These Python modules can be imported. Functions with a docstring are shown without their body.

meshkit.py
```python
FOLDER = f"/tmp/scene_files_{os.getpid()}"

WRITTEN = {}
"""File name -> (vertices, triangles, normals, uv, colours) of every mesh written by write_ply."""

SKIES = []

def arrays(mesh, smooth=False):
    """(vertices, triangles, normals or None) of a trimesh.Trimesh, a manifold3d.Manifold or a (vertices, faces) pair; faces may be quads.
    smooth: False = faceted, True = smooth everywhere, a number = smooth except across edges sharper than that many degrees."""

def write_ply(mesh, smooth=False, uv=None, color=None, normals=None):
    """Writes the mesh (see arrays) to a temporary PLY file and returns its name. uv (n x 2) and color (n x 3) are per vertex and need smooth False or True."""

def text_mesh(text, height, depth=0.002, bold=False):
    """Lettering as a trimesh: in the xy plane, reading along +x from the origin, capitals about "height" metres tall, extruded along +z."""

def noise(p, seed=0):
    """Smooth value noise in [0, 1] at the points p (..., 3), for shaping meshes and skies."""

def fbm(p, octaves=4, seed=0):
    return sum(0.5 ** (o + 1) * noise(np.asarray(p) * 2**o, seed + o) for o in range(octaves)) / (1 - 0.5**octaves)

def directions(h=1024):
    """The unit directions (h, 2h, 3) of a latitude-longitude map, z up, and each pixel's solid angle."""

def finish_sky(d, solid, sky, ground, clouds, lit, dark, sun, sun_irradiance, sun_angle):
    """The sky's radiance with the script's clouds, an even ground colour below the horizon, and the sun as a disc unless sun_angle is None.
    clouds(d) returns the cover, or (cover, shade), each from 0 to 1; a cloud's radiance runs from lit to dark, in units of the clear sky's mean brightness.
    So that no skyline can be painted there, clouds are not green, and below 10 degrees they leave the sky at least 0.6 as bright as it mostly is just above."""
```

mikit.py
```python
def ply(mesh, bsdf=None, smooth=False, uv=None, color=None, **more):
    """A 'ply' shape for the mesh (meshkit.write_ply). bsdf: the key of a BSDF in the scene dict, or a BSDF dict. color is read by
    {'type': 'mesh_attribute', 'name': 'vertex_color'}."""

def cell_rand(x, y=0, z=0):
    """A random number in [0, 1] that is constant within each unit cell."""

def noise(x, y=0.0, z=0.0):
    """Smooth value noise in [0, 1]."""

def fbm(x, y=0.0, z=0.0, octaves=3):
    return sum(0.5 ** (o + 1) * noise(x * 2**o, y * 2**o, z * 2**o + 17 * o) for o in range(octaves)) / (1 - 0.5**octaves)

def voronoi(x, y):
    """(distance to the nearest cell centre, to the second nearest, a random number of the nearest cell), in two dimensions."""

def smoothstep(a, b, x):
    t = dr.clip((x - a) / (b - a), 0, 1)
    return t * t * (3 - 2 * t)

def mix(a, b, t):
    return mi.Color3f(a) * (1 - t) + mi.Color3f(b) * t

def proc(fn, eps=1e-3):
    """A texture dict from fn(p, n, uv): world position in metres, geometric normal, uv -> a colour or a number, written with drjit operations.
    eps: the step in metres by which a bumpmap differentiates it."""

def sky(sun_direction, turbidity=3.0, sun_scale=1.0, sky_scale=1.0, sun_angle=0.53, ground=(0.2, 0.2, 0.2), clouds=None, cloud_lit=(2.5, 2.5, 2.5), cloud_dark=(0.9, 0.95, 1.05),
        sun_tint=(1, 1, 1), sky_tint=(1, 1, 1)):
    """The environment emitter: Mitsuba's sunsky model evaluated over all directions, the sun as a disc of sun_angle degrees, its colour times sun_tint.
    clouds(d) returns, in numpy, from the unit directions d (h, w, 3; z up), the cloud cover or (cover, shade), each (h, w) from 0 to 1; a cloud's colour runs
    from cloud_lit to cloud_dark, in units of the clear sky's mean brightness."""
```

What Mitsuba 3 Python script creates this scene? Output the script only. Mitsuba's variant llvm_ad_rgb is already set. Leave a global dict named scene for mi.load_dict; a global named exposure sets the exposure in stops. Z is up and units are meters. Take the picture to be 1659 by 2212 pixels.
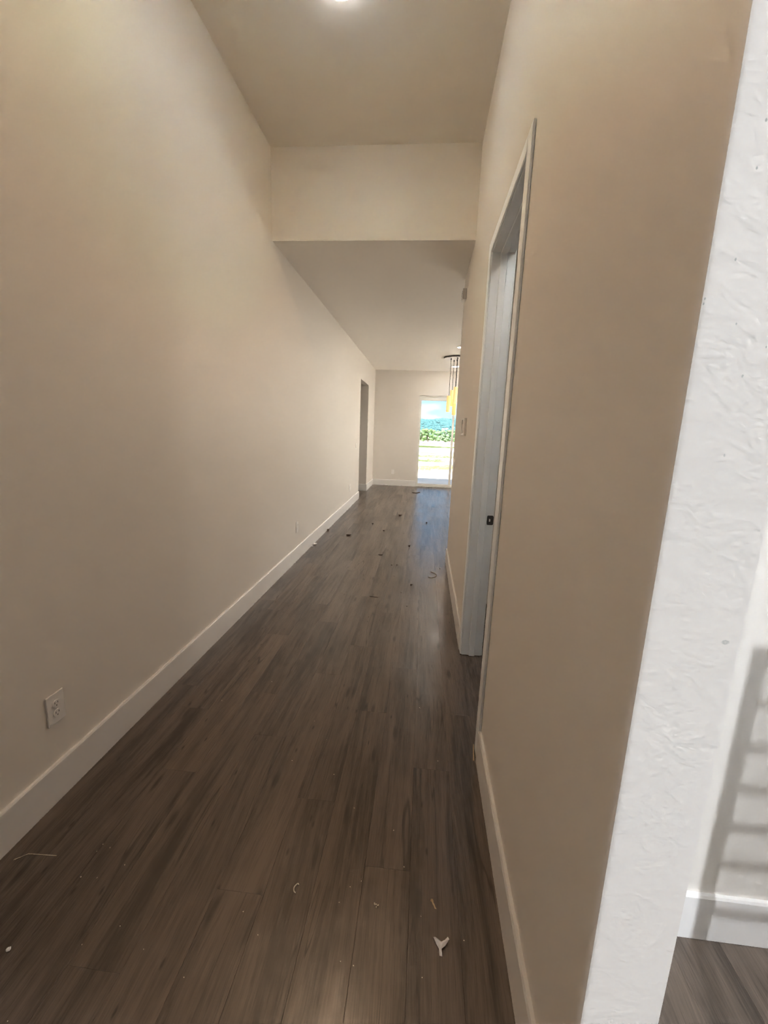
import math, random
import numpy as np, trimesh, manifold3d as m3
import mitsuba as mi, drjit as dr
import mikit, meshkit
from mikit import ply, proc, noise, fbm, voronoi, cell_rand, smoothstep, mix
T = mi.ScalarTransform4f
scene, labels = {}, {}

# ---------------------------------------------------------------- camera
F, YAW, PITCH, ROLL, EYE = 905.15, 0.0896, -0.1934, 0.0361, 1.45
fw = np.array([-math.sin(YAW)*math.cos(PITCH), math.cos(YAW)*math.cos(PITCH), math.sin(PITCH)])
rt = np.array([math.cos(YAW), math.sin(YAW), 0.0]); up0 = np.cross(rt, fw)
up = -math.sin(ROLL)*rt + math.cos(ROLL)*up0
eye = np.array([0, 0, EYE])
scene['camera'] = {'type': 'perspective', 'fov_axis': 'x', 'fov': 2*math.degrees(math.atan(829.5/F)), 'near_clip': 0.02, 'far_clip': 3000.0,
                   'to_world': T().look_at(origin=eye.tolist(), target=(eye+fw).tolist(), up=up.tolist())}
exposure = 0.0

# ---------------------------------------------------------------- sky and sun
SUN = np.array([-0.177, -0.590, 0.788])
def clouds(d):
    el = np.arcsin(np.clip(d[..., 2], 0, 1)); az = np.arctan2(d[..., 0], d[..., 1])
    q = np.stack([az*9.0+2.3, np.log(el+0.06)*4.6, az*0], -1)
    c = meshkit.fbm(q, 5, seed=7)
    cover = np.clip((c-0.52)/0.12, 0, 1)
    return cover*0.95, np.clip((c-0.62)/0.25, 0, 1)*0.4
scene['sky'] = mikit.sky(SUN, turbidity=3.0, sun_scale=11.5, sky_scale=5.6, clouds=clouds, cloud_lit=(2.3, 2.25, 2.15), cloud_dark=(1.5, 1.5, 1.5),
                         ground=(0.30, 0.27, 0.22), sun_tint=(0.79, 0.98, 1.32), sky_tint=(0.86, 1.02, 1.05))
# lamp strengths (radiance of the diffusers)
HALL_LAMP = np.array([1.0, 0.70, 0.465])*305
LIVING_LAMP = np.array([1.0, 0.91, 0.80])*400
GLOBE_FILL = np.array([1.0, 0.91, 0.80])*165
FOYER_FILL = np.array([0.97, 0.99, 1.0])*420
SIDE_FILL = np.array([0.95, 0.99, 1.0])*330
PENDANT_LAMP = np.array([1.0, 0.62, 0.24])*11.5

# ---------------------------------------------------------------- helpers
def rgb(*c): return {'type': 'rgb', 'value': [float(x) for x in c]}
def mat(key, color, rough=0.5, spec=0.5, bump=None, bs=1.0, eps=1e-3, **kw):
    b = {'type': 'principled', 'base_color': rgb(*color) if isinstance(color, (tuple, list)) else color,
         'roughness': rough if isinstance(rough, dict) else float(rough), 'specular': float(spec), **kw}
    if bump is not None:
        b = {'type': 'bumpmap', 'arbitrary': proc(bump, eps=eps), 'scale': float(bs), 'bsdf': b}
    scene[key] = {'type': 'twosided', 'bsdf': b}
    return key
used = {}
def key_for(name, parent=None):
    k = f'{parent}__{name}' if parent else name
    n = used.get(k, 0); used[k] = n+1
    return k if n == 0 else f'{k}_{n:03d}'
def obj(name, mesh, m, parent=None, smooth=False, **kw):
    k = key_for(name, parent)
    scene[k] = ply(mesh, m, smooth=smooth, **kw)
    return k
def struct(name, mesh, m, parent=None, smooth=False, **kw):
    k = obj(name, mesh, m, parent, smooth, **kw)
    if parent is None: labels[k] = {'kind': 'structure'}
    return k
def thing(name, label, cat, group=None):
    k = key_for(name); tag(k, label, cat, group); return k
def tag(k, label, cat, group=None, kind=None):
    labels[k] = {'label': label, 'category': cat}
    if group: labels[k]['group'] = group
    if kind: labels[k]['kind'] = kind
    return k
def box(x0, x1, y0, y1, z0, z1, c=0.0):
    lo, hi = np.array([x0, y0, z0], float), np.array([x1, y1, z1], float)
    if c <= 0:
        return trimesh.creation.box(bounds=[lo, hi])
    P = []
    for sx in (0, 1):
        for sy in (0, 1):
            for sz in (0, 1):
                s = np.array([sx, sy, sz]); q = np.where(s, hi, lo); sg = np.where(s, -1, 1)
                for a in range(3):
                    e = np.ones(3)*c; e[a] = 0
                    P.append(q+sg*e)
    return trimesh.convex.convex_hull(np.array(P))
def man(mesh): return m3.Manifold(m3.Mesh(np.asarray(mesh.vertices, np.float32), np.asarray(mesh.faces, np.uint32)))
def mbox(x0, x1, y0, y1, z0, z1): return m3.Manifold.cube([x1-x0, y1-y0, z1-z0]).translate([x0, y0, z0])
def cut(solid, *holes):
    for hh in holes: solid = solid-hh
    return solid
def cat(*ms): return trimesh.util.concatenate(list(ms))
def cyl(p, q, r, n=20): return trimesh.creation.cylinder(radius=r, segment=[p, q], sections=n)
def lathe(prof, n=32, at=(0, 0, 0)):
    m = trimesh.creation.revolve(np.array(prof, float), sections=n)
    if m.volume < 0: m.invert()
    m.apply_translation(at); return m
def tubepath(pts, r, n=7):
    pts = [np.array(p, float) for p in pts]
    return cat(*[cyl(a, b, r, n) for a, b in zip(pts[:-1], pts[1:])], *[trimesh.creation.icosphere(1, r).apply_translation(p) for p in pts])

XL, XR, XR2 = -1.345, 0.318, 0.4405
ZH, ZL = 3.6265, 2.952
YS, YF = 3.724, 11.118
YC, YR = 0.5686, 4.629          # near and far end of the right hall wall
YW = 1.0804                     # wall of the entry bay behind the hall wall
YO1, YO2, ZO = 8.713, 9.895, 2.441
YB, YBAY = -0.20, -0.20

# ---------------------------------------------------------------- materials
def peel(p, n, uv): return fbm(p.x*210, p.y*210, p.z*210, 2)*0.0005 + noise(p.x*60, p.y*60, p.z*60)*0.0003
mat('paint_wall', (0.68, 0.645, 0.597), 0.55, 0.3, bump=peel, eps=1.2e-3)
mat('paint_ceiling', (0.84, 0.81, 0.75), 0.8, 0.15)
def speck_col(p, n, uv):
    # overspray specks and a scuff on the wall end
    v = mi.Point2f(p.x*34 + noise(p.z*9)*0.5, p.z*22)
    f, s, r = voronoi(v.x, v.y)
    dot = dr.select(r > 0.80, 1 - smoothstep(0.025, 0.055, f + (1-r)*0.08), 0.0)
    dot = dot*smoothstep(1.35, 1.55, p.z + 0.12*noise(p.z*8))
    a = (p.x-0.4215)/0.006; b = (p.z-1.183)/0.0042
    sc = (1-smoothstep(0.3, 1.0, a*a+b*b))*(0.35+0.65*noise(p.x*900, p.z*900))
    return mix((0.68, 0.645, 0.605), (0.26, 0.28, 0.26), dr.minimum(dot*0.75+sc*0.7, 1.0))
mat('paint_wall_end', proc(speck_col), 0.55, 0.3, bump=lambda p, n, uv: peel(p, n, uv)*1.5, eps=1.2e-3)
mat('trim_white', (0.74, 0.725, 0.705), 0.35, 0.45)
mat('door_white', (0.85, 0.88, 0.89), 0.24, 0.45)
mat('plastic_white', (0.80, 0.78, 0.75), 0.3, 0.5)
mat('slot_dark', (0.03, 0.028, 0.026), 0.6, 0.3)
mat('black_metal', (0.012, 0.012, 0.013), 0.35, 0.5)
mat('gap_dark', (0.10, 0.09, 0.08), 0.9, 0.1)
mat('vinyl_frame', (0.70, 0.69, 0.64), 0.4, 0.45)
mat('polished_steel', (0.86, 0.84, 0.86), 0.12, 0.5, metallic=1.0)
mat('subfloor', (0.05, 0.04, 0.034), 0.9, 0.1)

def wood_color(p, n, uv):
    u, v = uv.x, uv.y                      # u along the plank, v across (both shifted per plank)
    tone = cell_rand(dr.floor(v/5.0), 3)
    tone2 = cell_rand(dr.floor(v/5.0), 9)
    wob = (noise(u*1.6, v*6)-0.5)*0.05
    w = v + wob
    broad = fbm(u*1.1, w*13, 5, 3)
    streak = fbm(u*2.6, w*55, 11, 3)
    fine = noise(u*16, w*330, 3)
    fine2 = noise(u*42, w*860, 8)
    cath = noise(u*0.9, w*10, 21)
    rings = 0.5+0.5*dr.sin(cath*60 + noise(u*7, w*24)*3)
    t = 0.50 + 1.05*(broad-0.5) + 0.80*(streak-0.5) + 0.34*(fine-0.5) + 0.30*(fine2-0.5) + 0.08*(rings-0.5) + 0.20*(tone-0.5)
    c = mix((0.017, 0.012, 0.0088), (0.088, 0.0665, 0.051), dr.clip(t, 0, 1))
    c = mix(c, c*mi.Color3f(0.97, 0.99, 1.06), tone2)
    # cracks and knots
    cr = fbm(u*0.8, w*17, 31, 3)
    crack = (1-smoothstep(0.0, 0.017, dr.abs(cr-0.46)))*smoothstep(0.50, 0.66, noise(u*1.7, w*7, 41))
    f, s, r = voronoi(u*2.1, w*9)
    knot = dr.select(r > 0.74, 1-smoothstep(0.03, 0.15, f), 0.0)
    f2, s2, r2 = voronoi(u*4.3+9.0, w*15+4.0)
    knot = dr.maximum(knot, dr.select(r2 > 0.84, 1-smoothstep(0.02, 0.09, f2), 0.0)*1.15)
    return c*(1 - 0.65*crack)*(1 - 0.62*knot)
def wood_bump(p, n, uv):
    return noise(uv.x*14, uv.y*300, 3)*0.00016 + noise(p.x*9, p.y*4, 0)*0.0010 + fbm(p.x*26, p.y*17, 2, 2)*0.00035
mat('vinyl_plank', proc(wood_color), proc(lambda p, n, uv: 0.20+0.10*noise(p.x*5, p.y*5)+0.05*noise(uv.x*20, uv.y*200)), 0.5, bump=wood_bump, eps=1.5e-3)

# ---------------------------------------------------------------- room shell
struct('floor', box(-4.2, 5.2, YB-0.2, YF+0.12, -0.14, -0.0062), 'subfloor')
# plank floor: every plank its own piece with eased edges
PW, PX0, PL = 0.1525, -0.430, 1.22
joint = {-2: 0.795, -1: 1.70, 0: 1.026, 1: 2.606, 2: 1.944, 3: 1.156, 4: 2.82, -3: 1.45, -4: 0.62, -5: 2.02, -6: 1.05}
rng = random.Random(5)
def plank(x0, x1, y0, y1, k):
    g, b, t = 0.00012, 0.0006, 0.006
    x0 += g; x1 -= g; y0 += g; y1 -= g
    v = np.array([[x0, y0, -t], [x1, y0, -t], [x1, y1, -t], [x0, y1, -t], [x0, y0, -b*0.8], [x1, y0, -b*0.8], [x1, y1, -b*0.8], [x0, y1, -b*0.8],
                  [x0+b, y0+b, 0], [x1-b, y0+b, 0], [x1-b, y1-b, 0], [x0+b, y1-b, 0]])
    f = [[8, 9, 10, 11]]
    for a in range(4):
        c = (a+1) % 4
        f += [[a, c, 4+c, 4+a], [4+a, 4+c, 8+c, 8+a]]
    uv = np.stack([v[:, 1]-y0 + 7.31*k, v[:, 0]-x0 + 5.0*k + 1.0], 1)
    obj('plank', trimesh.Trimesh(v, np.vstack([np.array(f)[:, [0, 1, 2]], np.array(f)[:, [0, 2, 3]]]), process=False), 'vinyl_plank', 'floor', uv=uv)
kk = 0
def lay(x0, x1, y0, y1, c0, c1):
    global kk
    for c in range(c0, c1):
        a, b = max(x0, PX0+(c-1)*PW), min(x1, PX0+c*PW)
        if b-a < 0.01: continue
        j = joint.get(c, None)
        if j is None: j = rng.random()*PL
        y = j - PL*math.ceil((j-y0)/PL)
        while y < y1:
            p, q = max(y, y0), min(y+PL, y1)
            if q-p > 0.02:
                plank(a, b, p, q, kk); kk += 1
            y += PL
XE = PX0+5*PW
lay(XL-0.12, XE, YB, YF, -6, 6)
lay(XE, 1.75, YR-0.6, YF, 5, 15)
lay(XE, 1.80, YBAY, YW, 5, 16)
lay(XE, 1.49, 1.205, 3.49, 5, 14)

def W(name, solid, m='paint_wall'): return struct(name, solid, m)
W('wall_left', cut(mbox(XL-0.12, XL, YB-0.1, YF+0.1, -0.005, 3.80), mbox(XL-0.3, XL+0.1, YO1, YO2, -0.1, ZO)))
W('wall_right', cut(mbox(XR, XR2, YC+0.002, YR, -0.005, 3.80), mbox(XR-0.1, XR2+0.1, 1.744, 2.612, -0.1, 2.455)))
struct('wall_right_end', box(XR, XR2, YC, YC+0.002, 0.0, 3.80), 'paint_wall_end')
W('wall_back', cut(mbox(XL-0.12, 5.2, YF, YF+0.12, -0.005, 3.2), mbox(-0.185, 1.64, YF-0.1, YF+0.2, -0.1, 2.345), mbox(2.3, 4.8, YF-0.1, YF+0.2, 0.15, 2.60)))
WIN = (0.0505, 1.90, 0.90, 3.42)
W('wall_front', cut(mbox(XL-0.12, 2.30, YBAY-0.12, YBAY, -0.005, 3.80), mbox(WIN[0], WIN[1], YBAY-0.3, YBAY+0.1, WIN[2], WIN[3])))
W('wall_bay_back', mbox(XR2, 2.30, YW, YW+0.12, -0.005, 3.80))
W('wall_bay_side', mbox(2.18, 2.30, YBAY, YW, -0.005, 3.80))
W('wall_closet_back', mbox(1.50, 1.62, YW+0.12, 3.52, -0.005, 2.8))
W('wall_kitchen', mbox(XR2, 5.2, 3.50, 3.62, -0.005, 3.80))
W('wall_living_right', mbox(5.08, 5.2, 3.62, YF, -0.005, 3.2))
W('wall_corridor_front', mbox(-4.2, XL-0.12, YO1-0.12, YO1, -0.005, 2.9))
W('wall_corridor_back', mbox(-4.2, XL-0.12, YO2, YO2+0.12, -0.005, 2.9))
W('wall_corridor_end', mbox(-4.2, -4.08, YO1, YO2, -0.005, 2.9))
struct('ceiling', box(XL-0.12, 2.30, YB-0.12, YS, ZH, ZH+0.15), 'paint_ceiling')
W('wall_soffit', mbox(XL, XR2, YS, YS+0.12, ZL+0.003, ZH+0.1))
struct('ceiling_low', cut(mbox(XL-0.12, 5.2, YS, YF+0.1, ZL, ZL+0.12), mbox(XL, XR2, YS-1, YS+0.12, ZL+0.003, ZL+1), mbox(XR2, 6, YS-1, YS+0.12, ZL-1, ZL+1)), 'paint_ceiling')
struct('ceiling_kitchen', box(XR2, 5.2, 3.52, YS+0.12, ZL, ZL+0.12), 'paint_ceiling')
struct('ceiling_corridor', box(-4.2, XL-0.12, YO1-0.1, YO2+0.1, 2.75, 2.9), 'paint_ceiling')
struct('ceiling_closet', box(XR2, 1.6, YW+0.12, 3.5, 2.74, 2.85), 'paint_ceiling')

# baseboards: square top with an eased lip
BH, BT = 0.154, 0.014
def base(name, p, q, nrm, z1=BH):
    p, q, n = np.array(p, float), np.array(q, float), np.array(nrm, float)
    prof = [(0, 0.001), (BT, 0.001), (BT, z1-0.006), (BT-0.004, z1), (0, z1)]
    a = np.array([[*(p+n*o), z] for o, z in prof]); b = np.array([[*(q+n*o), z] for o, z in prof])
    struct(name, trimesh.convex.convex_hull(np.vstack([a, b])), 'trim_white')
base('baseboard_left', (XL, YB), (XL, YO1), (1, 0))
base('baseboard_left_far', (XL, YO2-BT), (XL, YF), (1, 0))
base('baseboard_corridor', (-4.0, YO2), (XL+BT, YO2), (0, -1))
base('baseboard_opening', (XL-0.12, YO1), (XL+BT, YO1), (0, 1))
base('baseboard_back', (XL, YF), (-0.187, YF), (0, -1))
base('baseboard_right', (XR, YC), (XR, 1.675), (-1, 0))
base('baseboard_right_far', (XR, 2.665), (XR, YR+BT), (-1, 0))
base('baseboard_right_end', (XR-BT, YR), (XR2, YR), (0, 1))
base('baseboard_bay', (XR2, YW), (2.18, YW), (0, -1))

# ---------------------------------------------------------------- closet door frame in the right wall
labels['door_1'] = {'kind': 'structure'}
D0, D1, DH = 1.762, 2.594, 2.434            # clear opening
def part(name, mesh, m, parent, label=None, **kw):
    k = obj(name, mesh, m, parent, **kw)
    if label: labels[k] = {'label': label}
    return k
CF = XR-0.011
part('casing', box(CF, XR, 1.675, 1.752, 0.004, DH+0.064, 0.003), 'door_white', 'door_1')
part('casing', box(CF, XR, 2.600, 2.664, 0.004, DH+0.064, 0.003), 'door_white', 'door_1')
part('casing', box(CF, XR, 1.752, 2.600, DH+0.006, DH+0.064, 0.003), 'door_white', 'door_1')
part('jamb', box(XR-0.001, XR2+0.002, D1, D1+0.017, 0.004, DH+0.017, 0.0015), 'door_white', 'door_1')
part('jamb', box(XR-0.001, XR2+0.002, D0-0.017, D0, 0.004, DH+0.017, 0.0015), 'door_white', 'door_1')
part('jamb', box(XR-0.001, XR2+0.002, D0, D1, DH, DH+0.017, 0.0015), 'door_white', 'door_1')
SX0, SX1 = 0.363, 0.400
part('stop', box(SX0, SX1, D1-0.012, D1, 0.004, DH, 0.002), 'door_white', 'door_1')
part('stop', box(SX0, SX1, D0, D0+0.012, 0.004, DH, 0.002), 'door_white', 'door_1')
part('stop', box(SX0, SX1, D0, D1, DH-0.012, DH, 0.002), 'door_white', 'door_1')
sp = part('strike_plate', cut(man(trimesh.creation.extrude_polygon(__import__('shapely').geometry.box(0.409, 0.893, 0.449, 0.953).buffer(-0.008).buffer(0.008), 0.0016).apply_transform(
    trimesh.transformations.rotation_matrix(math.pi/2, [1, 0, 0]))).translate([0, D1, 0]), mbox(0.422, 0.430, D1-0.01, D1+0.01, 0.914, 0.932)), 'black_metal', 'door_1', 'black strike plate')
obj('latch_hole', box(0.4215, 0.4305, D1-0.0008, D1-0.0002, 0.9135, 0.9325), 'plastic_white', sp)
part('casing', box(XR2, XR2+0.011, 2.600, 2.664, 0.004, DH+0.064, 0.003), 'door_white', 'door_1')

# ---------------------------------------------------------------- sliding glass door in the back wall
labels['door_2'] = {'kind': 'structure'}
SY = YF+0.055
part('frame', cut(mbox(-0.183, 1.638, SY-0.035, SY+0.05, 0.0, 2.343), mbox(-0.160, 1.612, SY-0.2, SY+0.2, 0.035, 2.315)), 'vinyl_frame', 'door_2')
scene['door_pane'] = {'type': 'thindielectric', 'int_ior': 1.5, 'specular_transmittance': rgb(0.95, 0.97, 0.96)}
def slider_panel(x0, x1, y, st, sl):
    k = part('panel', cut(mbox(x0, x1, y-0.018, y+0.018, 0.037, 2.312), mbox(x0+sl, x1-st, y-0.2, y+0.2, 0.085, 2.225)), 'vinyl_frame', 'door_2')
    obj('pane', trimesh.Trimesh([[x0+sl, y, 0.085], [x1-st, y, 0.085], [x1-st, y, 2.225], [x0+sl, y, 2.225]], [[0, 1, 2], [0, 2, 3]], process=False), 'door_pane', k)
    return k
slider_panel(-0.158, 0.727, SY-0.005, 0.052, 0.022)
slider_panel(0.680, 1.610, SY+0.033, 0.045, 0.045)
struct('added_window_2', cut(mbox(2.302, 4.798, YF+0.01, YF+0.09, 0.152, 2.598), mbox(2.35, 4.75, YF-0.2, YF+0.2, 0.20, 2.55)), 'vinyl_frame')  # added unseen window, lets more daylight into the living room
obj('pane', trimesh.Trimesh([[2.35, YF+.05, .2], [4.75, YF+.05, .2], [4.75, YF+.05, 2.55], [2.35, YF+.05, 2.55]], [[0, 1, 2], [0, 2, 3]], process=False), 'door_pane', 'added_window_2')

# ---------------------------------------------------------------- added unseen tall window; its lower screen is shaped to cast the bay-wall shadow
labels['added_window_1'] = {'kind': 'structure'}
scene['sun_dimming_pane'] = {'type': 'thindielectric', 'int_ior': 1.5, 'specular_transmittance': rgb(0.262, 0.272, 0.287)}  # transmittance set to dim the sun reaching the bay
part('frame', cut(mbox(WIN[0]-0.03, WIN[1]+0.03, YBAY-0.125, YBAY-0.085, WIN[2]-0.03, WIN[3]+0.03), mbox(WIN[0], WIN[1], -1, 0, WIN[2], WIN[3])), 'vinyl_frame', 'added_window_1')
yp = YBAY-0.10
obj('pane', trimesh.Trimesh([[WIN[0], yp, WIN[2]], [WIN[1], yp, WIN[2]], [WIN[1], yp, WIN[3]], [WIN[0], yp, WIN[3]]], [[0, 1, 2], [0, 2, 3]], process=False), 'sun_dimming_pane', 'added_window_1')
DX, DZ = 0.384-0.0, 1.71
sx0, sz1 = 0.868-DX, 0.942+DZ
ys = YBAY-0.006
hz = [0.786, 0.657, 0.525, 0.397, 0.272, 0.10]
sf = part('shadow_screen', cut(mbox(sx0, WIN[1]-0.01, ys-0.006, ys+0.006, 1.2, sz1), mbox(sx0+0.045, WIN[1]-0.05, -1, 0, 1.25, sz1-0.048)), 'vinyl_frame', 'added_window_1')  # frame and bars placed to throw the grid shadow on the bay wall
for z in hz: obj('bar', box(sx0+0.04, WIN[1]-0.04, ys-0.005, ys+0.005, z+DZ-0.010, z+DZ+0.010), 'vinyl_frame', sf)
wires = [box(x, x+0.0065, ys-0.001, ys+0.001, 1.25, sz1-0.048) for x in np.arange(sx0+0.055, WIN[1]-0.05, 0.0125)]
kwr = obj('wire', cat(*wires), 'black_metal', sf); labels[kwr] = {'kind': 'stuff'}

# ---------------------------------------------------------------- ceiling lights
def lamp_mat(L): return {'type': 'area', 'radiance': rgb(*L)}
def wafer(x, y, z, L, label, r=0.082, group=None):
    t = thing('ceiling_light', label, 'ceiling light', group)
    obj('trim_ring', lathe([(r-0.012, -0.004), (r-0.008, -0.011), (r, -0.010), (r+0.012, -0.003), (r+0.014, -0.0005), (r-0.012, -0.0005)], 40, (x, y, z)), 'plastic_white', t, smooth=30)
    d = trimesh.creation.cylinder(radius=r-0.012, height=0.003, sections=36); d.apply_translation((x, y, z-0.0075))
    k = obj('diffuser', d, 'plastic_white', t); scene[k]['emitter'] = lamp_mat(L)
t = thing('ceiling_light', 'glowing round dome ceiling light on the high hall ceiling at the top of the picture', 'ceiling light')
lx, ly = -0.535, 2.470
obj('base', lathe([(0.0001, 0), (0.112, 0), (0.112, -0.012), (0.0001, -0.012)], 40, (lx, ly, ZH-0.0005)), 'plastic_white', t, smooth=30)
k = obj('dome', lathe([(0.0001, -0.066)]+[(0.102*math.sin(a_), -0.012-0.054*math.cos(a_)) for a_ in np.linspace(0.12, math.pi/2, 10)]+[(0.0001, -0.012)], 40, (lx, ly, ZH-0.0005)), 'plastic_white', t, smooth=60)
scene[k]['emitter'] = lamp_mat(HALL_LAMP)
def globe(x, y, z, r, zc, L, label):
    t = thing('added_globe_pendant', label, 'added fill light')
    obj('canopy', lathe([(0.0001, 0), (0.06, 0), (0.055, -0.02), (0.0001, -0.022)], 24, (x, y, zc-0.0005)), 'black_metal', t, smooth=30)
    obj('rod', cyl((x, y, zc-0.02), (x, y, z+r-0.002), 0.005, 8), 'black_metal', t)
    g = trimesh.creation.icosphere(3, r); g.apply_translation((x, y, z)); k = obj('globe', g, 'plastic_white', t, smooth=True); scene[k]['emitter'] = lamp_mat(L)
wafer(0.76, 1.45, 2.74, SIDE_FILL, 'added unseen ceiling light in the side room that brightens the door jamb')  # added lamp, out of view, lights the far door jamb
globe(1.45, 0.45, 2.25, 0.10, ZH, FOYER_FILL, 'added unseen white globe that fills the entry bay right of the white wall end')  # added fill lamp, lifts the shaded parts of the bay wall
wafer(0.566, 8.00, ZL, LIVING_LAMP, 'small bright ceiling light just in front of the pendant canopy')
wafer(0.614, 10.28, ZL, LIVING_LAMP, 'bright round ceiling light behind the pendant rods near the back wall')
wafer(0.60, 5.70, ZL, LIVING_LAMP, 'added round ceiling light hidden past the end of the right hall wall')  # added unseen lamp to boost the living room light
for i, (y, w) in enumerate([(7.2, 'nearest the kitchen wall'), (8.6, 'in the middle of its row'), (10.0, 'nearest the back wall')]):
    globe(2.1, y, 2.0, 0.12, ZL, GLOBE_FILL, f'added unseen white fill globe past the right hall wall, {w}')  # added unseen fill lamps for the living room ceiling and walls

# ---------------------------------------------------------------- pendant cluster
PCX, PCY = 0.602, 9.10
mat('pendant_glass', (0.95, 0.66, 0.30), 0.35, 0.5)
pl = thing('pendant_chandelier', 'multi-pendant chandelier of amber glass cylinders on thin black rods under a round canopy', 'chandelier')
R = 0.305
cy_ = trimesh.creation.cylinder(radius=R, height=0.028, sections=64); cy_.apply_translation((PCX, PCY, ZL-0.0145))
k = obj('canopy', cy_, 'black_metal', pl, smooth=30)
ud = trimesh.creation.cylinder(radius=R-0.004, height=0.003, sections=64); ud.apply_translation((PCX, PCY, ZL-0.030))
labels[obj('canopy_plate', ud, 'plastic_white', k)] = {'label': 'pale underside of the canopy'}
def unproj(px, py, yplane):
    u, v = (px-829.5)/F, (py-1106)/F
    right = math.cos(ROLL)*rt + math.sin(ROLL)*up0
    d = right*u - up*v + fw
    return eye + d*(yplane/d[1])
pend = []
for px, ptop, y in ((969.8, 855, 9.02), (977.0, 843, 9.24), (984.8, 836, 8.92), (982.2, 862, 9.13)):
    q = unproj(px, ptop, y); pend.append((q[0], y, q[2]))
pend += [(0.74, 9.26, 2.30), (0.80, 9.02, 2.16), (0.66, 8.90, 2.02)]
for x, y, zt in pend:
    rd = obj('rod', cyl((x, y, zt-0.01), (x, y, ZL-0.03), 0.0045, 8), 'black_metal', pl, smooth=40)
    obj('fitting', lathe([(0.0001, 0), (0.013, 0), (0.013, -0.022), (0.006, -0.032), (0.0001, -0.032)], 14, (x, y, ZL-0.031)), 'black_metal', rd)
    hgt = 0.325; r = 0.042
    pr = [(0.0001, 0), (r-0.006, 0), (r, -0.006), (r, -hgt+0.006), (r-0.004, -hgt), (r-0.010, -hgt), (r-0.010, -0.012), (0.0001, -0.012)]
    s = obj('glass_shade', lathe(pr, 28, (x, y, zt)), 'pendant_glass', pl, smooth=35)
    scene[s]['emitter'] = lamp_mat(PENDANT_LAMP*0.058)
    b = trimesh.creation.capsule(height=0.12, radius=0.016, count=[10, 10]); b.apply_translation((x, y, zt-0.20))
    bk = obj('bulb', b, 'plastic_white', s, smooth=True); scene[bk]['emitter'] = lamp_mat(PENDANT_LAMP*14)

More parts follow.
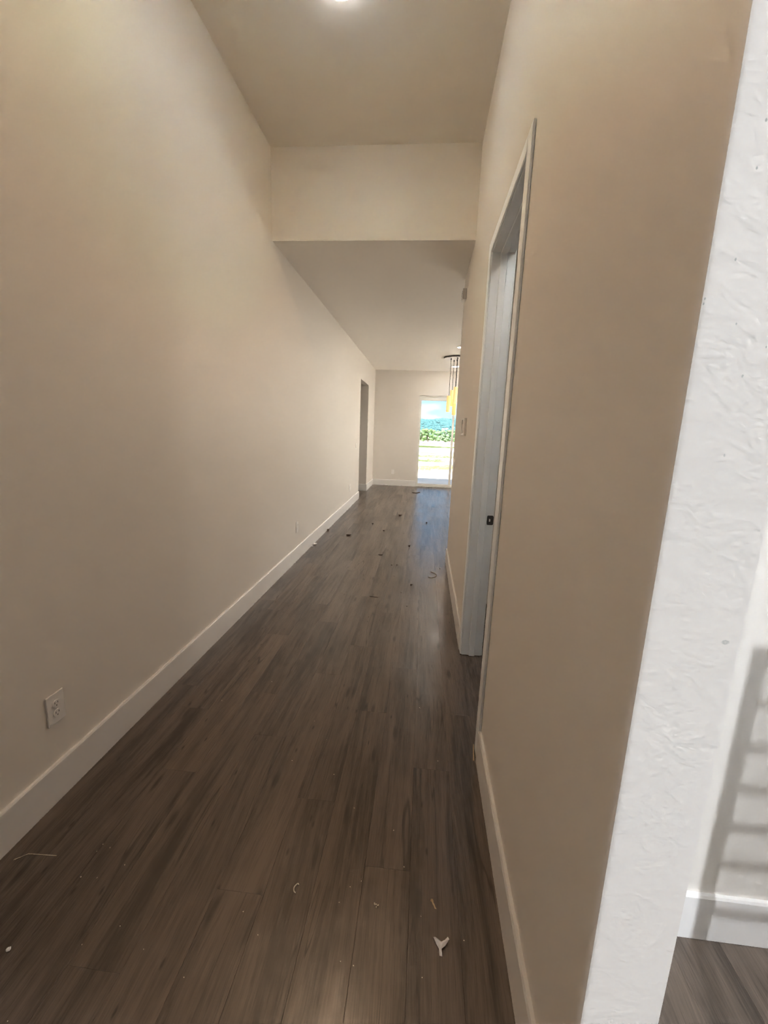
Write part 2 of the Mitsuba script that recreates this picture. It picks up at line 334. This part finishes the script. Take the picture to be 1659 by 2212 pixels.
# ---------------------------------------------------------------- outlets, switches, wall devices (built in the plane of their wall)
def frame_M(o, ax, ay, n):                        # local x, y, out-of-wall -> world
    M = np.eye(4); M[:3, 0], M[:3, 1], M[:3, 2], M[:3, 3] = ax, ay, n, o; return M
def rbox(w, h, d, c=0.0015, at=(0, 0)): return box(at[0]-w/2, at[0]+w/2, at[1]-h/2, at[1]+h/2, 0, d, c)
def outlet(o, ax, n, label, w=0.078, h=0.122, decora=False):
    M = frame_M(o, ax, (0, 0, 1), n)
    t = thing('wall_outlet', label, 'outlet')
    pt = lambda nm, m, mt, par: obj(nm, m.apply_transform(M), mt, par)
    pt('cover_plate', rbox(w, h, 0.0055, 0.0025), 'plastic_white', t)
    for s in (1, -1):
        rc = trimesh.creation.cylinder(radius=0.0165, height=0.006, sections=28); rc.apply_scale([1, 0.82, 1]); rc.apply_translation((0, 0.0195*s, 0.0055))
        rk = pt('receptacle', rc, 'plastic_white', t)
        for q in (-0.0065, 0.0065): pt('slot', box(q-0.0011, q+0.0011, 0.0195*s-0.0005, 0.0195*s+0.0075, 0.008, 0.0088), 'slot_dark', rk)
        gd = trimesh.creation.cylinder(radius=0.0024, height=0.0008, sections=12); gd.apply_translation((0, 0.0195*s-0.0075, 0.0085)); pt('ground_hole', gd, 'slot_dark', rk)
    sc = trimesh.creation.cylinder(radius=0.0028, height=0.001, sections=12); sc.apply_translation((0, 0, 0.0058)); pt('screw', sc, 'plastic_white', t)
def switch(o, ax, n, gangs, label, w, h=0.117):
    M = frame_M(o, ax, (0, 0, 1), n)
    t = thing('light_switch', label, 'light switch')
    obj('cover_plate', rbox(w, h, 0.006, 0.0025).apply_transform(M), 'plastic_white', t)
    for i in range(gangs):
        x = (i-(gangs-1)/2)*0.046
        v = np.array([[x-0.0165, -0.033, 0.004], [x+0.0165, -0.033, 0.004], [x-0.0165, 0.033, 0.004], [x+0.0165, 0.033, 0.004],
                      [x-0.0165, -0.033, 0.012], [x+0.0165, -0.033, 0.012], [x-0.0165, 0, 0.0075], [x+0.0165, 0, 0.0075], [x-0.0165, 0.033, 0.0105], [x+0.0165, 0.033, 0.0105]])
        obj('rocker', trimesh.convex.convex_hull(v).apply_transform(M), 'plastic_white', t)
PX, NX, NY = (0, 1, 0), (1, 0, 0), (-1, 0, 0)
outlet((XL, 1.297, 0.370), PX, (1, 0, 0), 'white duplex outlet on the left wall nearest the camera')
outlet((XL, 4.365, 0.375), PX, (1, 0, 0), 'white duplex outlet halfway down the left hall wall above its baseboard')
outlet((XL, 7.63, 0.378), PX, (1, 0, 0), 'white duplex outlet on the left wall just before the far wall opening')
outlet((-0.803, YF, 0.366), (1, 0, 0), (0, -1, 0), 'white duplex outlet on the back wall left of the sliding door')
switch((XL, 8.245, 1.11), PX, (1, 0, 0), 1, 'single white wall switch on the left wall beside the far wall opening', 0.072)
switch((XR, 4.405, 1.118), (0, -1, 0), (-1, 0, 0), 3, 'three-gang white switch plate low on the right wall near its far end', 0.164)
# framed control panel on the right wall
t = thing('control_panel', 'slim white control panel mounted on the right hall wall past the door casing', 'control panel')
M = frame_M((XR, 3.52, 1.497), (0, -1, 0), (0, 0, 1), (-1, 0, 0))
obj('body', rbox(0.23, 0.125, 0.012, 0.004).apply_transform(M), 'plastic_white', t)
bz = cut(man(rbox(0.245, 0.135, 0.020, 0.004)), mbox(-0.1, 0.1, -0.055, 0.055, 0.012, 0.1))
k = trimesh.Trimesh(*[np.asarray(a) for a in (bz.to_mesh().vert_properties[:, :3], bz.to_mesh().tri_verts)], process=False).apply_transform(M)
obj('bezel', k, 'plastic_white', t)
mat('screen_grey', (0.36, 0.33, 0.31), 0.25, 0.5)
obj('screen', rbox(0.19, 0.10, 0.0010, 0.0003).apply_translation((0, 0, 0.0122)).apply_transform(M), 'screen_grey', t)
# door chime / sensor box high on the wall
t = thing('door_chime', 'small white slotted chime box high on the right wall under the low ceiling', 'door chime')
M = frame_M((XR, 4.37, 2.735), (0, -1, 0), (0, 0, 1), (-1, 0, 0))
obj('body', rbox(0.115, 0.095, 0.036, 0.004).apply_transform(M), 'plastic_white', t)
for i, zz in enumerate((-0.024, 0.0, 0.024)):
    obj('slot', box(-0.0580, -0.0570, -0.006+zz, 0.004+zz, 0.006, 0.030).apply_transform(M), 'slot_dark', t)
    obj('slot', box(-0.045, 0.045, -0.004+zz, 0.004+zz, 0.0355, 0.0366).apply_transform(M), 'slot_dark', t)

# ---------------------------------------------------------------- litter on the floor
mat('paper', (0.82, 0.83, 0.86), 0.6, 0.3)
mat('plaster_bit', (0.72, 0.68, 0.62), 0.8, 0.2)
mat('bark_bit', (0.05, 0.035, 0.025), 0.8, 0.2)
mat('raw_wood', (0.55, 0.43, 0.29), 0.6, 0.3)
mat('straw', (0.55, 0.50, 0.42), 0.7, 0.2)
# crumpled paper scrap: folded wings with thickness
def sheet(top, faces, th=0.0006):
    v = np.array(top, float); n = len(v); vv = np.vstack([v, v-[0, 0, th]]); f = [list(a) for a in faces]; f2 = [[a[0]+n, a[2]+n, a[1]+n] for a in f]
    e = {}
    for a in f:
        for i in range(3): e[(a[i], a[(i+1) % 3])] = 1
    side = []
    for (a, b) in e:
        if (b, a) not in e: side += [[b, a, a+n], [b, a+n, b+n]]
    return trimesh.Trimesh(vv, f+f2+side, process=False)
px, py = 0.123, 0.957
sv = [(-0.021, 0.016, 0.008), (-0.016, 0.021, 0.003), (-0.006, 0.006, 0.012), (0.004, 0.001, 0.013), (0.020, 0.021, 0.009), (0.024, 0.013, 0.013), (0.012, 0.000, 0.006), (0.001, -0.010, 0.009), (0.0035, -0.023, 0.0012),
      (-0.0045, -0.022, 0.0012), (-0.006, -0.008, 0.004), (-0.014, 0.004, 0.0035), (0.002, 0.012, 0.0012), (0.012, 0.017, 0.002)]
sfc = [(0, 2, 1), (0, 11, 2), (2, 12, 1), (2, 3, 12), (3, 13, 12), (3, 4, 13), (3, 5, 4), (3, 6, 5), (3, 7, 6), (2, 7, 3), (2, 10, 7), (11, 10, 2), (10, 9, 7), (9, 8, 7)]
sv = [(px+x, py+y, z) for x, y, z in sv]
tag(obj('paper_scrap', sheet(sv, [(a, c, b) for a, b, c in sfc]), 'paper'), 'torn crumpled white paper scrap on the floor near the right baseboard', 'paper scrap')
def ribbon(pts, w, th=0.0012, m='plaster_bit', name='shaving', z=0.0007):
    return obj(name, tubepath([(x, y, zz+th) for x, y, zz in pts], th, 6), m)
a = np.linspace(0.3, 5.2, 12)
tag(ribbon([(-0.334+0.0055*math.cos(t_)*(1 if t_ < 2.8 else 1.1), 1.058+0.007*math.sin(t_)-0.0035*(t_-2.7), 0.0002+0.002*abs(math.sin(t_*1.5))) for t_ in a], 0.004, 0.0018, 'plaster_bit', 'curled_shaving'),
    'small curled pale shaving on the floor left of the paper scrap', 'shaving')
ch = cat(trimesh.convex.convex_hull(np.array([(0.096, 1.080, 0), (0.103, 1.080, 0), (0.094, 1.073, 0), (0.105, 1.070, 0), (0.099, 1.077, 0.005), (0.101, 1.071, 0.004)])),
         trimesh.convex.convex_hull(np.array([(0.098, 1.073, 0), (0.104, 1.072, 0), (0.113, 1.053, 0), (0.108, 1.053, 0), (0.102, 1.068, 0.004), (0.110, 1.055, 0.002)])))
tag(obj('wood_chip', ch, 'raw_wood'), 'pale tan wood chip on the floor just behind the paper scrap', 'wood chip')
tag(obj('straw_piece', tubepath([(-1.288, 1.028, 0.0012), (-1.259, 1.052, 0.0015), (-1.163, 1.058, 0.0012)], 0.0011, 6), 'straw'), 'thin bent pale straw lying on the floor beside the left baseboard', 'straw')
tag(obj('wood_sliver', trimesh.convex.convex_hull(np.array([(0.292, 1.675, 0), (0.299, 1.675, 0), (0.3035, 1.752, 0.02), (0.300, 1.752, 0.02), (0.293, 1.672, 0.008), (0.3015, 1.748, 0.028)])), 'raw_wood'),
    'tan wood sliver sticking out at the end of the right baseboard', 'wood sliver')
def fpt(px, py):
    u, v = (px-829.5)/F, (py-1106)/F
    right = math.cos(ROLL)*rt + math.sin(ROLL)*up0
    d = right*u - up*v + fw
    return eye + d*(-EYE/d[2])
def lump(p, r, seed, flat=0.5, stretch=1.0, ang=0.0):
    m = trimesh.creation.icosphere(1, 1.0); v = m.vertices
    v = v*(0.72+0.55*meshkit.noise(v*1.7+seed*3.1))[:, None]*[stretch*r, r, r*flat]
    c, s = math.cos(ang), math.sin(ang)
    v = v @ np.array([[c, s, 0], [-s, c, 0], [0, 0, 1]])
    v[:, 2] -= v[:, 2].min(); m.vertices = v+np.array([p[0], p[1], 0.0]); return m
tag(obj('plaster_chunk', lump(fpt(19, 2053), 0.0062, 3, 0.7), 'paper'), 'bright white plaster chunk on the floor at the left edge of the picture', 'plaster chunk')
p = fpt(812, 1958)
tag(obj('splinter_heap', cat(lump(p+[0.001, -0.003, 0], 0.0028, 5, 0.6), lump(p+[0.006, 0.003, 0], 0.0022, 6, 0.6, 1.6, 0.7), lump(p+[-0.005, 0.006, 0], 0.0026, 7, 0.4, 1.8, 1.9), lump(p+[0.0, 0.005, 0], 0.0024, 9, 0.5)), 'straw'),
    'tiny heap of pale splinters on the floor between the shaving and wood chip', 'splinters')
tag(obj('plaster_chunk', lump((-1.305, 5.00, 0), 0.018, 14, 0.6, 1.6, 1.0), 'paper'), 'largest white plaster chunk against the left baseboard past the middle outlet', 'plaster chunk')
tag(obj('plaster_chunk', lump((-1.316, 4.90, 0), 0.011, 13, 0.8), 'paper'), 'small white plaster bit against the left baseboard just before the larger chunk', 'plaster chunk')
tag(obj('dirt_clod', lump((-1.318, 5.77, 0), 0.018, 15, 0.7), 'bark_bit'), 'small dark dirt clod against the left baseboard beyond the plaster chunk', 'dirt clod')
tag(obj('dirt_clod', lump((-0.978, 5.55, 0), 0.017, 16, 0.6, 2.3, 0.1), 'bark_bit'), 'largest black clod lying alone on the floor left of centre', 'dirt clod')
rg = fpt(931, 1242)
tag(obj('bent_strip', tubepath([(rg[0]+0.055*math.cos(t_), rg[1]+0.085*math.sin(t_), 0.004) for t_ in np.linspace(-2.2, 1.6, 11)], 0.0032, 6), 'straw'), 'bent pale strip curling on the glossy floor close to the right wall', 'plastic strip')
q = [fpt(818, 1199), fpt(826, 1199), fpt(827.5, 1193)]
tag(obj('twig', tubepath([(*a_[:2], 0.005) for a_ in q], 0.0038, 6), 'bark_bit'), 'dark L-shaped twig on the floor in the middle of the hall', 'twig')
q = [fpt(799, 1288.5), fpt(806, 1289.5), fpt(816, 1291)]
tag(obj('twig', tubepath([(*a_[:2], 0.003) for a_ in q], 0.0022, 6), 'bark_bit'), 'thin straight twig on the floor nearest the camera of the twigs', 'twig')
q = [fpt(891, 1064.5), fpt(899, 1065.5), fpt(907, 1064)]
tag(obj('twig', tubepath([(*a_[:2], 0.008) for a_ in q], 0.008, 6), 'bark_bit'), 'long dark twig on the floor in front of the sliding door', 'twig')
for i, (x, y, r) in enumerate([(804.8, 1131.7, .013), (884, 1180, .014), (846, 1221, .008), (857.7, 1220.7, .007), (851.4, 1245, .006), (888.3, 1264, .010), (864, 1114, .020), (921.4, 1130, .014), (829, 1146.6, .012), (866, 1280.5, .005), (950, 1229, .007), (796, 1333, .004), (879, 1310, .005)]):
    c = obj('dirt_crumb', lump(fpt(x, y), r, 30+i, 0.6, 1.3, i*1.1), 'bark_bit')
    tag(c, 'small dark dirt crumb lying on the far half of the plank floor', 'dirt crumb', 'dark dirt crumbs on the far floor')
R1 = [(745, 466), (483, 538), (615, 343), (657, 363), (578, 385), (490, 942), (858, 970), (717, 832), (45, 1400), (1540, 885), (1098, 1138), (580, 543), (1453, 745)]
R2 = [(830, 260), (892, 478), (570, 597), (637, 563), (993, 773), (513, 1043), (1000, 1140), (590, 1068), (1250, 918), (505, 690)]
R3 = [(605, 313), (632, 480), (840, 530), (907, 633), (948, 825), (1060, 1010), (1277, 1133), (1420, 457), (1520, 750), (717, 748), (310, 205), (330, 418)]
crumbs = [(x/2.765, 1700+y/2.765) for x, y in R1] + [(550+x/2.765, 1700+y/2.765) for x, y in R2] + [(350+x/2.552, 1350+y/2.552) for x, y in R3]
for i, (x, y) in enumerate(crumbs):
    p = fpt(x, y)
    c = obj('plaster_crumb', lump(p, 0.0012*(1+0.35*(p[1]-0.8))*(1.25 if i in (0, 1, 7, 23) else 1.0), 60+i, 0.6, 1.2, i*0.9), 'plaster_bit')
    tag(c, 'tiny pale plaster crumb lying on the near half of the plank floor', 'plaster crumb', 'pale plaster crumbs on the near floor')

# ---------------------------------------------------------------- outdoors behind the sliding door
def conc(p, n, uv): return mix((0.60, 0.60, 0.60), (0.70, 0.69, 0.67), fbm(p.x*3, p.y*3, 0, 4))
mat('concrete', proc(conc), 0.8, 0.2)
struct('patio', box(-2.5, 5.5, YF+0.12, 13.55, -0.16, -0.03, 0.006), 'concrete')
struct('roof_eave', box(-2.5, 5.6, YF+0.12, YF+0.55, 2.80, 3.05), 'trim_white')
def dirt(p, n, uv):
    c = mix((0.46, 0.36, 0.25), (0.60, 0.53, 0.42), fbm(p.x*0.5, p.y*0.9, 0, 4))
    g = smoothstep(0.52, 0.66, fbm(p.x*0.35, p.y*1.3, 9, 4))*smoothstep(17, 20, p.y)
    return mix(c, (0.17, 0.19, 0.08), g*0.75)
mat('dirt', proc(dirt), 0.95, 0.1)
gx, gy = np.meshgrid(np.linspace(-60, 60, 61), np.concatenate([np.linspace(YF+0.3, 90, 120), np.linspace(95, 620, 40)]))
gz = -0.10 + 0.05*(meshkit.fbm(np.stack([gx*0.4, gy*0.4, gx*0], -1), 3, 2)-0.5)
idx = np.arange(gx.size).reshape(gx.shape)
gf = np.stack([idx[:-1, :-1], idx[:-1, 1:], idx[1:, 1:], idx[1:, :-1]], -1).reshape(-1, 4)
gv = np.stack([gx*np.maximum(1, gy/60), gy, gz], -1).reshape(-1, 3)
struct('ground', (gv, gf), 'dirt', smooth=True)
mat('road_grey', (0.50, 0.49, 0.48), 0.85, 0.2)
struct('road', box(-60, 60, 33.0, 39.5, -0.2, -0.045, 0.02), 'road_grey')
mat('grass_green', (0.20, 0.26, 0.09), 0.8, 0.1)
mat('grass_dry', (0.40, 0.31, 0.15), 0.85, 0.1)
def tufts(n, y0, y1, hgt, seed, spread=10):
    r = np.random.default_rng(seed); x = r.uniform(-spread, spread+4, n); y = r.uniform(y0, y1, n); V, Fc = [], []
    keep = meshkit.fbm(np.stack([x*0.5, y*1.5, x*0+seed], -1), 3, seed) > 0.5
    for a, b in zip(x[keep], y[keep]):
        for _ in range(5):
            t_ = r.uniform(0, 6.28); h_ = hgt*r.uniform(0.5, 1.2); w = 0.010+0.010*r.random(); o = r.normal(0, 0.10, 2); l = r.normal(0, 0.5*h_, 2)
            k0 = len(V); c_, s_ = math.cos(t_)*w, math.sin(t_)*w
            V += [(a+o[0]-c_, b+o[1]-s_, -0.11), (a+o[0]+c_, b+o[1]+s_, -0.11), (a+o[0]+l[0], b+o[1]+l[1], -0.1+h_)]; Fc.append((k0, k0+1, k0+2))
    return trimesh.Trimesh(V, Fc, process=False)
tag(obj('dry_grass', tufts(5000, 17.2, 20.8, 0.035, 1, 5), 'grass_dry'), 'low dry tan grass on the bare ground beyond the patio', 'grass', kind='stuff')
tag(obj('green_grass', tufts(9000, 22.0, 31.5, 0.05, 2, 7), 'grass_green'), 'patchy green grass between the dry grass and the pale road', 'grass', kind='stuff')
tag(obj('verge_grass', tufts(5000, 41.5, 44.5, 0.13, 3, 10), 'grass_green'), 'thin green grass verge along the far side of the pale road', 'grass', kind='stuff')
tag(obj('field_grass', tufts(3000, 50, 60, 0.10, 4, 12), 'grass_green'), 'sparse grass on the pale field in front of the scrub trees', 'grass', kind='stuff')
# scrub trees
mat('scrub_leaf', (0.26, 0.40, 0.17), 0.7, 0.2); mat('scrub_leaf_grey', (0.27, 0.40, 0.21), 0.7, 0.2); mat('scrub_leaf_dark', (0.15, 0.27, 0.16), 0.7, 0.2)
mat('scrub_bark', (0.20, 0.16, 0.12), 0.9, 0.1)
def crown(cx, cy, w, h0, h1, seed, nb=48, leaf=1100):
    r = np.random.default_rng(seed); ms = []
    C = []
    for i in range(nb):
        a = r.uniform(0, 6.28); q = math.sqrt(r.random())*w*0.40; zz = h0+(h1-h0)*r.uniform(0.0, 0.80)
        rr = w*r.uniform(0.06, 0.125); m = trimesh.creation.icosphere(2, 1.0); v = m.vertices
        v = v*(0.6+0.8*meshkit.fbm(v*2.2+i*5+seed, 3))[:, None]*[rr, rr, rr*0.75]; c = np.array([cx+q*math.cos(a), cy+q*math.sin(a), zz])
        m.vertices = v+c; ms.append(m); C.append((c, rr))
    V, Fc = [], []
    for i in range(leaf):
        c, rr = C[r.integers(len(C))]; d = r.normal(size=3); d /= np.linalg.norm(d); p_ = c+d*rr*r.uniform(0.7, 1.35)*[1, 1, .8]
        t1 = r.normal(size=3); t1 /= np.linalg.norm(t1); t2 = np.cross(t1, d); s_ = r.uniform(0.04, 0.085); k0 = len(V)
        V += [p_-t1*s_, p_+t2*s_*0.6, p_+t1*s_, p_-t2*s_*0.6]; Fc += [(k0, k0+1, k0+2), (k0, k0+2, k0+3)]
    return cat(*ms, trimesh.Trimesh(V, Fc, process=False))
rs = random.Random(11)
kinds = [('scrub_leaf', 'mid green scrub tree in the brush beyond the road'), ('scrub_leaf_grey', 'greyish green scrub tree in the brush beyond the road'), ('scrub_leaf_dark', 'dark green scrub tree in the brush beyond the road')]
row, marks = 0, ['']
for i in range(22):
    row = i % 2
    x = -9.5+i*1.25+rs.uniform(-0.1, 0.1); y = 67.0+row*5+rs.uniform(-0.5, 0.5); hgt = rs.uniform(1.8, 2.25); w = rs.uniform(2.2, 2.5); kd = kinds[rs.randrange(3)]
    t = thing('scrub_tree', kd[1], 'tree', 'scrub trees beyond the road')
    obj('crown', crown(x, y, w, 0.10, hgt, 100+i), kd[0], t)
    obj('trunk', cat(*[trimesh.creation.cylinder(radius=0.035, segment=[(x+rs.uniform(-.1, .1), y, -0.1), (x+rs.uniform(-.6, .6), y+rs.uniform(-.4, .4), hgt*0.7)], sections=6) for _ in range(4)]), 'scrub_bark', t)
# wooded hills; bluish distance haze is mixed into their colours
def hazy_hillmat(p, n, uv): return mix((0.14, 0.24, 0.24), (0.36, 0.44, 0.42), smoothstep(0.35, 0.65, fbm(p.x*0.13, p.z*0.8, 3, 4)))
mat('hill_hazy_green', proc(hazy_hillmat), 0.95, 0.1)
def ridge(y0, y1, hm, seed, name):
    X, Y = np.meshgrid(np.linspace(-260, 300, 220), np.linspace(y0, y1, 26)); t_ = np.linspace(0, 1, 26)[:, None]
    prof = hm*(0.62+0.62*meshkit.fbm(np.stack([X*0.012+seed, X*0, X*0], -1), 4, seed))
    Z = prof*np.sin(np.minimum(t_*1.25, 1)*math.pi/2) + 1.6*(meshkit.fbm(np.stack([X*0.16, Y*0.08, X*0], -1), 3, seed+1)-0.5)*t_ - 0.3
    I = np.arange(X.size).reshape(X.shape)
    return struct(name, (np.stack([X, Y, Z], -1).reshape(-1, 3), np.stack([I[:-1, :-1], I[:-1, 1:], I[1:, 1:], I[1:, :-1]], -1).reshape(-1, 4)), 'hill_hazy_green', smooth=True)
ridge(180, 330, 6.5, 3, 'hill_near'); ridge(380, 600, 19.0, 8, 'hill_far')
mat('hill_hazy_tree', (0.09, 0.19, 0.19), 0.9, 0.1)  # tree colour carries painted-in blue haze
def cover(y0, y1, hm, seed, holder, n, size, spread):
    g = np.random.default_rng(seed); X = g.uniform(-spread, spread*1.1, n); tt = g.uniform(0.15, 0.8, n); Y = y0+(y1-y0)*tt
    Z = hm*(0.62+0.62*meshkit.fbm(np.stack([X*0.012+seed, X*0, X*0], -1), 4, seed))*np.sin(np.minimum(tt*1.25, 1)*math.pi/2) - 0.3
    b = trimesh.creation.icosphere(1, 1.0); ms = []
    for x, y, z in zip(X, Y, Z):
        m = b.copy(); q = size*g.uniform(0.6, 1.3); m.vertices = m.vertices*(0.75+0.5*g.random((len(m.vertices), 1)))*[q*1.3, q*1.3, q*0.7]+[x, y, z+q*0.25]; ms.append(m)
    k = obj('tree_cover', cat(*ms), 'hill_hazy_tree', holder); labels[k] = {'kind': 'stuff'}
cover(180, 330, 6.5, 3, 'hill_near', 1200, 0.9, 60); cover(380, 600, 19.0, 8, 'hill_far', 2600, 1.7, 120)
